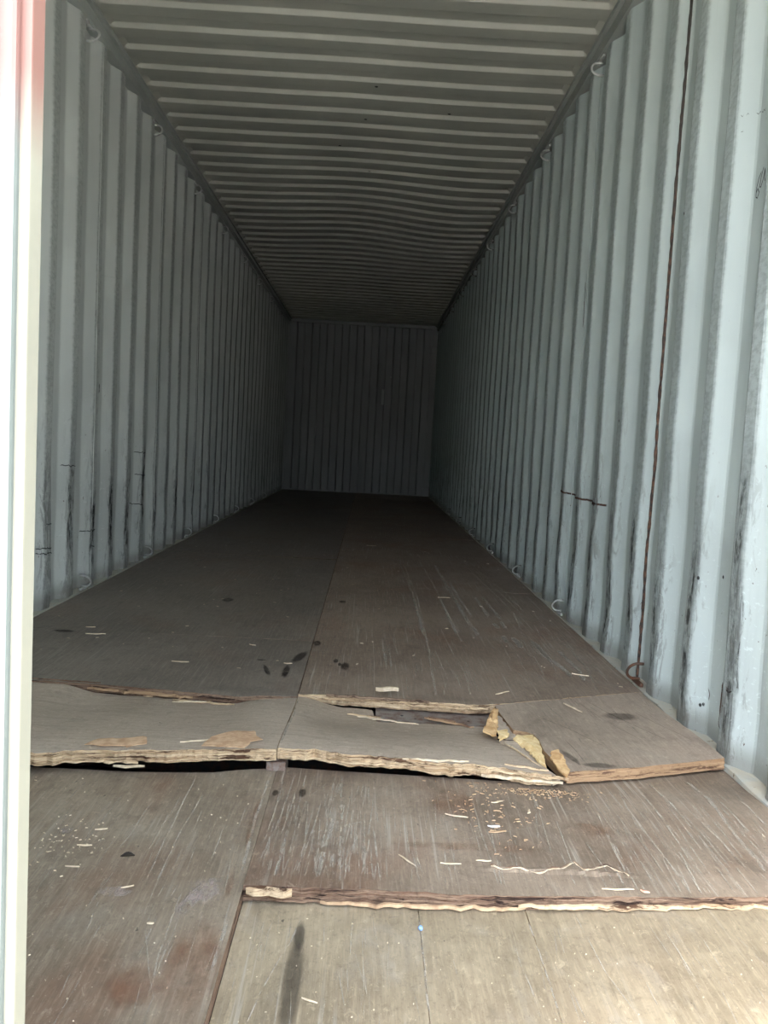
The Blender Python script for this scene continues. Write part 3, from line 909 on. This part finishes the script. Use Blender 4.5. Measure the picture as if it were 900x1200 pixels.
on(z_D2, (.30, 2.520), (.60, 2.508), -.012, .016, .007, M_edge, b_D2, 16)
on(z_D2, (.05, 2.535), (.22, 2.525), -.010, .008, .005, M_edge, b_D2, 17)
on(z_D1, (-.63, 2.535), (-.30, 2.490), -.012, .020, .006, M_edge_tan, b_D1, 18)
on(z_D1, (-.62, 2.540), (-.45, 2.512), -.004, .010, .005, M_edge_red, b_D1, 19)
on(z_D1, (-.36, 2.478), (-.17, 2.462), -.016, .010, .005, M_edge, b_D1, 20)
on(z_D1, (-.17, 2.470), (-.03, 2.505), -.002, .008, .004, M_edge_red, b_D1, 21)
on(z_D1, (-.82, 2.575), (-.60, 2.56), .001, .005, .003, M_edge_red, b_D1, 22)
on(z_R1, (.02, 1.408), (.10, 1.410), -.012, .016, .014, M_edge, b_R1, 23)
on(z_R1, (.50, 1.418), (.78, 1.432), -.016, .012, .006, M_edge, b_R1, 24)
on(z_R1, (.72, 1.430), (1.02, 1.452), -.014, .010, .005, M_edge, b_R1, 25)
on(z_R1, (.15, 1.412), (.52, 1.420), -.024, .010, .005, M_chip_b, b_R1, 26)

# cracked pale edge line on the middle board; dark tube painted as its shadow
crk = [(.466, 1.524), (.489, 1.514), (.520, 1.519), (.549, 1.509), (.595, 1.523), (.634, 1.557), (.645, 1.527), (.695, 1.550), (.726, 1.510)]
for dy, r, mt, nm in ((0, .0019, M_chip, 'torn_ridge'), (.0045, .0016, M_edge_red, 'painted_crack_shadow')):
    bm = bmesh.new()
    P = [(x, y + dy + .006 * nz(x * 60, 1, 2) + .003 * nz(x * 200, 1, 2), z_R1(x, y) + .001) for x, y in dens(crk, .006)]
    tube_bm(bm, P, [r * max(.12, .55 + 1.6 * nz(i * .35, dy * 100, 3)) for i in range(len(P))], 5, .25)
    me = bpy.data.meshes.new(nm); bm.to_mesh(me); bm.free(); link('torn_ridge', me, mt, b_R1)
for k, (a, b) in enumerate((((.37, 1.53), (.41, 1.528)), ((.44, 1.545), (.47, 1.547)), ((.66, 1.46), (.72, 1.462)))):
    sliver(a, b, .0015, .004, .002, M_chip, 'splinter', b_R1, 60 + k)

# ---------------------------------------------------------------- scuffs and stains on the boards
def fmark(M, zf, pts, w, lift=.0014, wob=.002):
    P = [(x + wob * nz(x * 40, y * 14, 2), y, zf(x, y) + lift) for x, y in dens(pts, .035)]
    M.strip(P, w, (0, 0, 1))
m = Marks()
for pts, w in (([(.436, 5.632), (.466, 4.324), (.46, 3.439)], .010), ([(.458, 5.64), (.483, 4.328), (.471, 3.501), (.447, 2.589)], .010),
               ([(.589, 5.46), (.605, 4.362), (.605, 3.53), (.613, 3.357)], .010), ([(.878, 5.56), (.922, 4.545), (.939, 4.022), (.906, 3.659)], .008),
               ([(.911, 5.572), (.959, 4.556), (.974, 3.954)], .008), ([(.94, 5.5), (.985, 4.6), (1.0, 4.1)], .008),
               ([(.29, 3.29), (.296, 2.927)], .010), ([(.309, 3.294), (.312, 2.909)], .010), ([(.35, 3.6), (.33, 3.35), (.34, 3.1)], .006),
               ([(.919, 3.522), (.896, 3.226), (.923, 3.144), (.907, 2.923)], .006), ([(1.041, 3.548), (1.043, 3.323), (1.04, 3.042), (1.002, 2.748)], .008),
               ([(1.06, 3.553), (1.049, 3.278), (1.041, 2.965)], .007), ([(.55, 3.3), (.57, 2.9), (.56, 2.62)], .005), ([(.49, 2.75), (.47, 2.6)], .007),
               ([(.10, 3.5), (.30, 3.45)], .006), ([(.20, 4.0), (.35, 3.95)], .008), ([(.12, 4.585), (1.14, 4.625)], .012), ([(-.3, 3.25), (-.02, 3.27)], .010)):
    yy = max(p[1] for p in pts)
    fmark(m, lambda x, y: .0022, pts, w)
for i in range(150):
    y = random.uniform(2.62, 5.0); x = random.uniform(.03, 1.12); L = random.uniform(.05, .45); a = random.gauss(0, .05)
    if x > .6 and y - L < 2.8: continue
    fmark(m, lambda x, y: .0024, [(x, y), (x + a * L, y - L)] if y - L > 2.6 else [(x, y), (x + a * .1, y + .2)], random.uniform(.002, .005))
m.build('scuff_marks', M_scuff, b_D2)
m = Marks()
for pts, w in (([(.672, 5.563), (.676, 4.576), (.685, 3.743), (.697, 3.489)], .022), ([(.70, 4.9), (.705, 4.4), (.715, 3.9)], .014),
               ([(.799, 4.415), (.797, 3.912)], .020), ([(.835, 4.424), (.849, 3.851)], .020), ([(.799, 3.769), (.809, 3.638)], .026), ([(.843, 3.814), (.838, 3.644)], .020),
               ([(.803, 3.512), (.80, 3.367)], .024), ([(.841, 3.49), (.847, 3.295)], .030), ([(.914, 3.476), (.915, 3.156)], .024),
               ([(.918, 3.394), (.923, 3.144), (.945, 3.025), (.951, 2.894)], .026), ([(.99, 3.3), (1.0, 3.0), (.985, 2.85)], .020), ([(.60, 4.3), (.605, 3.5)], .016), ([(.46, 4.3), (.462, 3.5)], .014)):
    fmark(m, lambda x, y: .0026, pts, w)
m.build('tyre_scuffs', M_scuff_soft, b_D2)
fz_ = lambda zf, l=.0018: (lambda x, y: (x, y, zf(x, y) + l))
m = Marks()
m.blob((.148, 2.90), .018, .058, fz_(z_D2, .003)); m.blob((.113, 2.965), .011, .035, fz_(z_D2, .003)); m.blob((.128, 2.92), .007, .025, fz_(z_D2, .003))
m.blob((.10, 4.1), .02, .04, fz_(zero, .003)); m.blob((.03, 3.22), .018, .05, fz_(zero, .003))
m.build('knot_stains', M_stain, b_D2)
m = Marks()
m.blob((-.05, 2.80), .014, .090, fz_(z_D1, .003)); m.blob((-.115, 2.80), .010, .075, fz_(z_D1, .003), .25); m.blob((-.02, 3.0), .022, .10, fz_(z_D1, .003), -.2); m.blob((-.15, 2.93), .02, .01, fz_(z_D1, .003))
m.blob((-.45, 4.0), .03, .05, fz_(zero, .004)); m.blob((-.95, 3.22), .05, .02, fz_(z_D1, .003))
m.build('knot_stains', M_stain, b_D1)
# near left
m = Marks()
for pts, w in (([(-.166, 1.888), (-.163, 1.629), (-.159, 1.421)], .0045), ([(-.131, 1.797), (-.141, 1.583), (-.138, 1.409)], .0045), ([(-.059, 1.718), (-.059, 1.501)], .003),
               ([(-.089, 1.399), (-.084, 1.22), (-.074, 1.134)], .0035), ([(-.123, 1.285), (-.086, 1.172), (-.064, 1.11)], .0025), ([(-.11, 1.88), (-.115, 1.83)], .006),
               ([(-.23, 1.75), (-.235, 1.6)], .003), ([(-.30, 1.80), (-.31, 1.55)], .0025), ([(-.40, 1.85), (-.41, 1.7)], .003), ([(0.003, 1.94), (-.002, 1.7), (.004, 1.45)], .008),
               ([(.004, 1.33), (.003, 1.16)], .007)):
    fmark(m, z_L1, pts, w)
for i in range(90):
    x = random.uniform(-.5, 0); y = random.uniform(1.1, 1.85); L = random.uniform(.03, .2)
    fmark(m, z_L1, [(x, y), (x + random.gauss(0, .06) * L, y - L)], random.uniform(.0012, .0028))
m.build('scuff_marks', M_scuff, b_L1)
m = Marks()
m.blob((-.048, 1.40), .035, .05, fz_(z_L1)); m.blob((-.20, 1.385), .03, .02, fz_(z_L1)); m.blob((-.36, 1.60), .015, .02, fz_(z_L1)); m.blob((-.07, 1.36), .015, .06, fz_(z_L1), -.2)
m.build('plaster_smears', soft_mark('pinkish_smear', (.46, .38, .33), .7, (60, 25, 10), .35, .65), b_L1)
m = Marks()
m.blob((-.030, 1.20), .05, .13, fz_(z_L1, .0012)); m.blob((-.10, 1.14), .05, .05, fz_(z_L1, .0012)); m.blob((-.004, 1.68), .010, .13, fz_(z_L1, .0012)); m.blob((-.01, 1.42), .008, .05, fz_(z_L1, .0012))
m.build('reddish_wear', soft_mark('reddish_wear', (.26, .13, .075), .55, (22, 10, 8), .2, .75), b_L1)
# middle right
m = Marks()
for pts, w in (([(.155, 1.938), (.147, 1.702), (.145, 1.569), (.163, 1.447)], .0035), ([(.169, 1.939), (.176, 1.705), (.182, 1.438)], .006), ([(.141, 1.891), (.093, 1.786)], .003),
               ([(1.022, 2.039), (1.033, 1.887), (1.015, 1.722), (1.007, 1.545)], .011), ([(.828, 1.938), (.801, 1.644)], .004), ([(.612, 1.825), (.596, 1.585)], .003),
               ([(.927, 1.93), (.931, 1.67), (.929, 1.469)], .004), ([(.06, 1.93), (.05, 1.7), (.03, 1.5)], .003), ([(.10, 1.62), (.24, 1.70)], .003), ([(.40, 1.62), (.62, 1.72)], .002)):
    fmark(m, z_R1, pts, w)
for i in range(330):
    x = random.choice((random.uniform(.03, .25), random.uniform(.03, 1.13), random.uniform(.7, 1.13))); y = random.uniform(1.5, 1.93 if x < .7 else 2.0); L = random.uniform(.03, .30)
    L = min(L, y - 1.45)
    fmark(m, z_R1, [(x, y), (x + random.gauss(-.02, .05) * L, y - L)], random.uniform(.0012, .0038))
m.build('scuff_marks', M_scuff, b_R1)
m = Marks()
m.blob((.70, 1.70), .07, .035, fz_(z_R1)); m.blob((.06, 1.66), .012, .02, fz_(z_R1)); m.blob((.45, 1.60), .18, .02, fz_(z_R1)); m.blob((.42, 1.80), .06, .08, fz_(z_R1))
m.build('reddish_wear', soft_mark('rusty_wear', (.27, .14, .08), .5, (22, 14, 8), .25, .75), b_R1)
m = Marks()
m.blob((-.0 + .085, 1.82), .010, .028, fz_(z_R1)); m.blob((.025, 1.815), .008, .02, fz_(z_R1))
m.build('knot_stains', M_stain, b_R1)
# pale front boards: joints filled with dust, long diagonal scratch, damp stain
pale = [o for o in floor.children if o.data.materials and o.data.materials[0] == M_ply_pale][0]
m = Marks()
for pts, w in (([(.122, 1.392), (.108, 1.303), (.084, 1.213), (.063, 1.099)], .0032), ([(.323, 1.40), (.323, 1.0)], .0042), ([(.5147, 1.41), (.5147, 1.0)], .0035), ([(.21, 1.40), (.206, 1.25)], .0025),
               ([(.60, 1.42), (.61, 1.25), (.63, 1.15)], .0025), ([(.05, 1.18), (.08, 1.17)], .006), ([(.25, 1.38), (.33, 1.40)], .002)):
    fmark(m, z_R0, pts, w)
for i in range(140):
    x = random.uniform(.03, 1.12); y = random.uniform(1.05, 1.42); L = random.uniform(.02, .15)
    fmark(m, z_R0, [(x, y), (x + random.gauss(0, .08) * L, y - L)], random.uniform(.001, .0022))
m.build('scuff_marks', M_scuff, pale)
m = Marks()
m.blob((.121, 1.20), .017, .16, fz_(z_R0, .0012)); m.blob((.122, 1.32), .011, .05, fz_(z_R0, .0012))
m.build('damp_stain', M_stain_soft, pale)
# grey boards
m = Marks()
fmark(m, z_C2, [(.018, 1.96), (.019, 2.2), (.017, 2.5)], .006, wob=.003)
for i in range(40):
    x = random.uniform(.05, .58); y = random.uniform(2.0, 2.4); t = random.uniform(-.6, .6); L = random.uniform(.015, .06)
    fmark(m, z_C2, [(x, y), (x + math.sin(t) * L, y + math.cos(t) * L)], random.uniform(.0015, .003))
m.build('scuff_marks', M_scuff, b_C2)
m = Marks()
for pts in ([(.86, 2.12), (.80, 2.30), (.72, 2.45)], [(.98, 2.18), (.93, 2.4), (.90, 2.6)], [(1.05, 2.2), (.96, 2.5), (.93, 2.63)], [(1.12, 2.2), (1.05, 2.5)], [(.77, 2.0), (.76, 2.2)]):
    fmark(m, z_C3, pts, .003)
m.blob((.99, 2.45), .06, .05, fz_(z_C3)); m.blob((.80, 1.99), .05, .02, fz_(z_C3)); m.blob((.74, 2.04), .012, .06, fz_(z_C3), .2)
m.build('dark_cracks', M_stain_soft, b_C3)
m = Marks()
for i in range(40):
    x = random.uniform(.74, 1.13); y = random.uniform(2.15, 2.6); L = random.uniform(.02, .15)
    fmark(m, z_C3, [(x, y), (x + random.gauss(-.1, .1) * L, y + L)], random.uniform(.0015, .0035))
m.build('scuff_marks', M_scuff, b_C3)

# ---------------------------------------------------------------- loose things on the floor (each its own object)
def stick(cx, cy, ang, L, w, z, mat, label, name='wood_splinter', cat='splinter', th=.003, group=None):
    a = math.radians(ang); dx, dy = math.cos(a) * L / 2, math.sin(a) * L / 2
    o = sliver((-dx, -dy), (dx, dy), 0.0, w * (.62 if cy < 2.3 else .85), th * (.75 if cy < 2.3 else 1), mat, name, None, cx * 7 + cy * 3)
    o.location = (cx, cy, z + th * .1)
    return tag(o, label, cat, group)
stick(-.82, 3.19, 3, .075, .010, .003, M_chip, 'longest pale splinter on the dark floor by the left wall')
stick(-.876, 3.30, 10, .035, .006, .003, M_chip, 'short pale splinter just behind the long one near the left wall')
stick(-.419, 2.849, -4, .060, .008, .004, M_chip, 'pale splinter on the dark board, halfway from left wall to centre joint')
stick(-.052, 2.895, -12, .030, .008, .004, M_chip, 'pale chip beside the dark smears left of the centre joint')
stick(-.21, 3.137, -30, .030, .006, .003, M_chip, 'small pale chip left of the centre joint, behind the dark smears')
stick(.306, 1.532, 125, .050, .007, .003, M_chip, 'pale splinter lying at a slant in the middle of the scratched board')
stick(.422, 1.734, -18, .050, .007, .003, M_chip, 'pale splinter in front of the lifted lip, left of the shavings')
stick(.521, 1.812, 20, .030, .009, .004, M_chip, 'curled pale shaving close under the torn end of the lip')
stick(.496, 1.690, -10, .026, .012, .004, wood_mat('white_chip', (.75, .73, .70), (.85, .84, .80)), 'small white chip among the brown shavings')
stick(.500, 1.668, 8, .038, .009, .003, M_chip_b, 'reddish brown shaving beside the white chip')
stick(.585, 1.77, 60, .020, .012, .003, M_chip, 'short pale chip right of the shavings heap')
stick(-.294, 1.605, 20, .024, .008, .002, M_chip, 'pale chip at the rear of the sawdust patch on the near left board')
stick(-.304, 1.538, 5, .028, .007, .002, M_chip, 'longest pale chip in the sawdust patch on the near left board')
stick(-.299, 1.458, 0, .026, .004, .002, M_chip, 'thin pale sliver at the front of the sawdust patch')
stick(-.183, 1.398, 28, .022, .005, .002, M_chip, 'pale sliver between the sawdust patch and the raised front edge')
stick(-.116, 1.292, 10, .011, .009, .002, M_chip, 'tiny white crumb on the near left board')
stick(.245, 6.452, 3, .075, .016, .003, M_chip, 'pale chip far back on the dark floor')
stick(.625, 4.353, 0, .065, .014, .003, M_chip, 'pale chip lying on the cross joint towards the right wall')
stick(.735, 1.448, -35, .016, .010, .006, wood_mat('reddish_crumb', (.55, .22, .14), (.7, .5, .38)), 'reddish crumb sitting on the raised front edge, right of middle')
stick(.665, 2.66, 35, .060, .010, .004, M_chip, 'pale splinter behind the tan-grey board by the torn corner')
stick(.99, 2.93, -25, .060, .009, .004, M_chip, 'pale splinter near the right wall behind the tan-grey board')
stick(.858, 2.50, -65, .090, .008, .015, M_chip, 'forked pale splinter on the tan-grey corner board')
stick(.29, 2.585, 12, .075, .022, .014, M_chip, 'brown-white wood crumb standing on the splintered edge behind the lifted board', th=.012)
stick(.063, 1.089, 80, .016, .012, -.025, wood_mat('yellow_crumb', (.62, .48, .14), (.75, .62, .25)), 'yellow crumb nearest the doors, beside the centre joint of the floor')
stick(.150, 1.16, -22, .026, .0045, -.0255, M_chip, 'thin pale sliver on the pale front board beside the damp stain')
stick(-.30, 2.44, 8, .10, .008, -.004, M_chip, 'long yellow splinter lying in the crack behind the lifted left board')
stick(-.42, 2.43, -10, .03, .01, .010, M_chip_b, 'brown crumb in the crack behind the lifted left board')

def leaf(cx, cy, z, ang, L, w, label, mat, th=.0012):
    V, F = [], []
    n = 10
    for i in range(n + 1):
        t = i / n; x = (t - .5) * L; h = w * .5 * math.sin(math.pi * max(.02, min(.98, t)))
        for u, zz in ((-1, .004), (0, 0), (1, .005)): V.append((x, u * h, zz * (h / (w * .5)) + .002))
        for u, zz in ((-1, .004), (0, 0), (1, .005)): V.append((x, u * h, zz * (h / (w * .5)) + .002 - th))
    for i in range(n):
        a, b = i * 6, (i + 1) * 6
        F += [(a, a + 1, b + 1, b), (a + 1, a + 2, b + 2, b + 1), (a + 4, a + 3, b + 3, b + 4), (a + 5, a + 4, b + 4, b + 5), (a, b, b + 3, a + 3), (a + 2, a + 5, b + 5, b + 2)]
    o = mesh('dry_leaf', V, F, mat)
    o.location = (cx, cy, z); o.rotation_euler = (0, 0, math.radians(ang))
    return tag(o, label, 'leaf')
leaf(-.214, 1.507, .000, 12, .026, .010, 'small dark curled leaf on the near left board', wood_mat('dark_leaf', (.03, .025, .02), (.05, .04, .03)))

# blue plastic crumb on the joint of the pale front boards
bm = bmesh.new(); bmesh.ops.create_icosphere(bm, subdivisions=2, radius=.0045)
for v in bm.verts: v.co *= 1 + .25 * nz(v.co.x * 300, v.co.y * 300, v.co.z * 300)
me = bpy.data.meshes.new('blue_crumb'); bm.to_mesh(me); bm.free()
s = N('blue_plastic'); o = link('plastic_crumb', me, s.done(s.mix(s.noise((300, 300, 300)), (.12, .25, .5), (.3, .42, .62)), .4)); o.location = (.3235, 1.352, -.022)
tag(o, 'tiny blue plastic crumb at the front of the raised broken edge', 'crumb')

# uncountable litter
def litter(name, label, n, fn, zf, smin, smax, mat, seed):
    rnd = random.Random(seed); V, F = [], []
    for _ in range(n):
        x, y = fn(rnd); z = zf(x, y) + .0012; a = rnd.uniform(0, 6.28) if rnd.random() < .5 else rnd.gauss(0, .5); L = rnd.uniform(smin, smax); w = L * rnd.uniform(.15, .5); h = rnd.uniform(.001, .002)
        c, s_ = math.cos(a), math.sin(a); b = len(V)
        for u, v, t in ((-.5, -.4, 0), (.5, -.2, 0), (.4, .5, 0), (-.45, .3, 0), (-.4, -.2, 1), (.4, -.1, 1), (.3, .3, 1), (-.3, .2, 1)):
            V.append((x + (u * L) * c - (v * w) * s_, y + (u * L) * s_ + (v * w) * c, z + t * h))
        F += [(b + 4, b + 5, b + 6, b + 7)] + [(b + i, b + (i + 1) % 4, b + 4 + (i + 1) % 4, b + 4 + i) for i in range(4)]
    o = mesh(name, V, F, mat, None, 'stuff')
    o['label'] = label; o['category'] = 'litter'
    return o
litter('sawdust', 'patch of pale sawdust and crumbs on the near left board', 75, lambda r: (r.gauss(-.345, .035), r.gauss(1.555, .055)), z_L1, .0015, .006, M_chip, 1)
litter('wood_shavings', 'heap of orange-brown shavings in front of the torn lip', 120, lambda r: (min(.66, r.gauss(.50, .05)), min(1.92, r.gauss(1.78, .09))), z_R1, .002, .012, M_chip_b, 2)
litter('wood_crumbs', 'yellow crumbs along the foot of the torn corner', 260, lambda r: (r.gauss(.640, .05), 1.90 - abs(r.gauss(0, .025))), z_R1, .0015, .007, M_chip_b, 3)
litter('floor_grit', 'fine pale grit scattered over the near boards', 60, lambda r: (r.uniform(-.55, 0), r.uniform(1.06, 1.85)), z_L1, .0012, .0035, M_chip, 4)
litter('pale_grit', 'fine pale grit scattered over the pale front boards', 60, lambda r: (r.uniform(.03, .9), r.uniform(1.06, 1.38)), z_R0, .0012, .0032, M_chip, 5)
litter('rear_grit', 'pale specks scattered over the rear boards', 90, lambda r: (r.uniform(-1.1, 1.1), 2.8 + 3.5 * r.random() ** 1.5), lambda x, y: .002, .005, .018, M_chip, 6)

# ---------------------------------------------------------------- ground outside
def ground():
    s = N('concrete_yard')
    a = s.noise((1.2, 1.2, 1), 6, .65); b = s.noise((30, 30, 30), 4, .7)
    col = s.mix(s.ramp(a, .3, .7), (.36, .35, .33), (.46, .45, .42)); col = s.mix(s.math('MULTIPLY', b, .3), col, (.2, .19, .18))
    s.bump(b, .4, .01)
    m = s.done(col, .9)
    n = 24; V = []; F = []
    for i in range(n + 1):
        for j in range(n + 1): V.append(((i / n - .5) * 80, (j / n - .5) * 80, -.165))
    for i in range(n):
        for j in range(n): F.append((i * (n + 1) + j, (i + 1) * (n + 1) + j, (i + 1) * (n + 1) + j + 1, i * (n + 1) + j + 1))
    return mesh('trim_5', V, F, m, None, 'structure')
g = ground(); g.name = 'ground'; g['label'] = 'concrete yard outside the container'
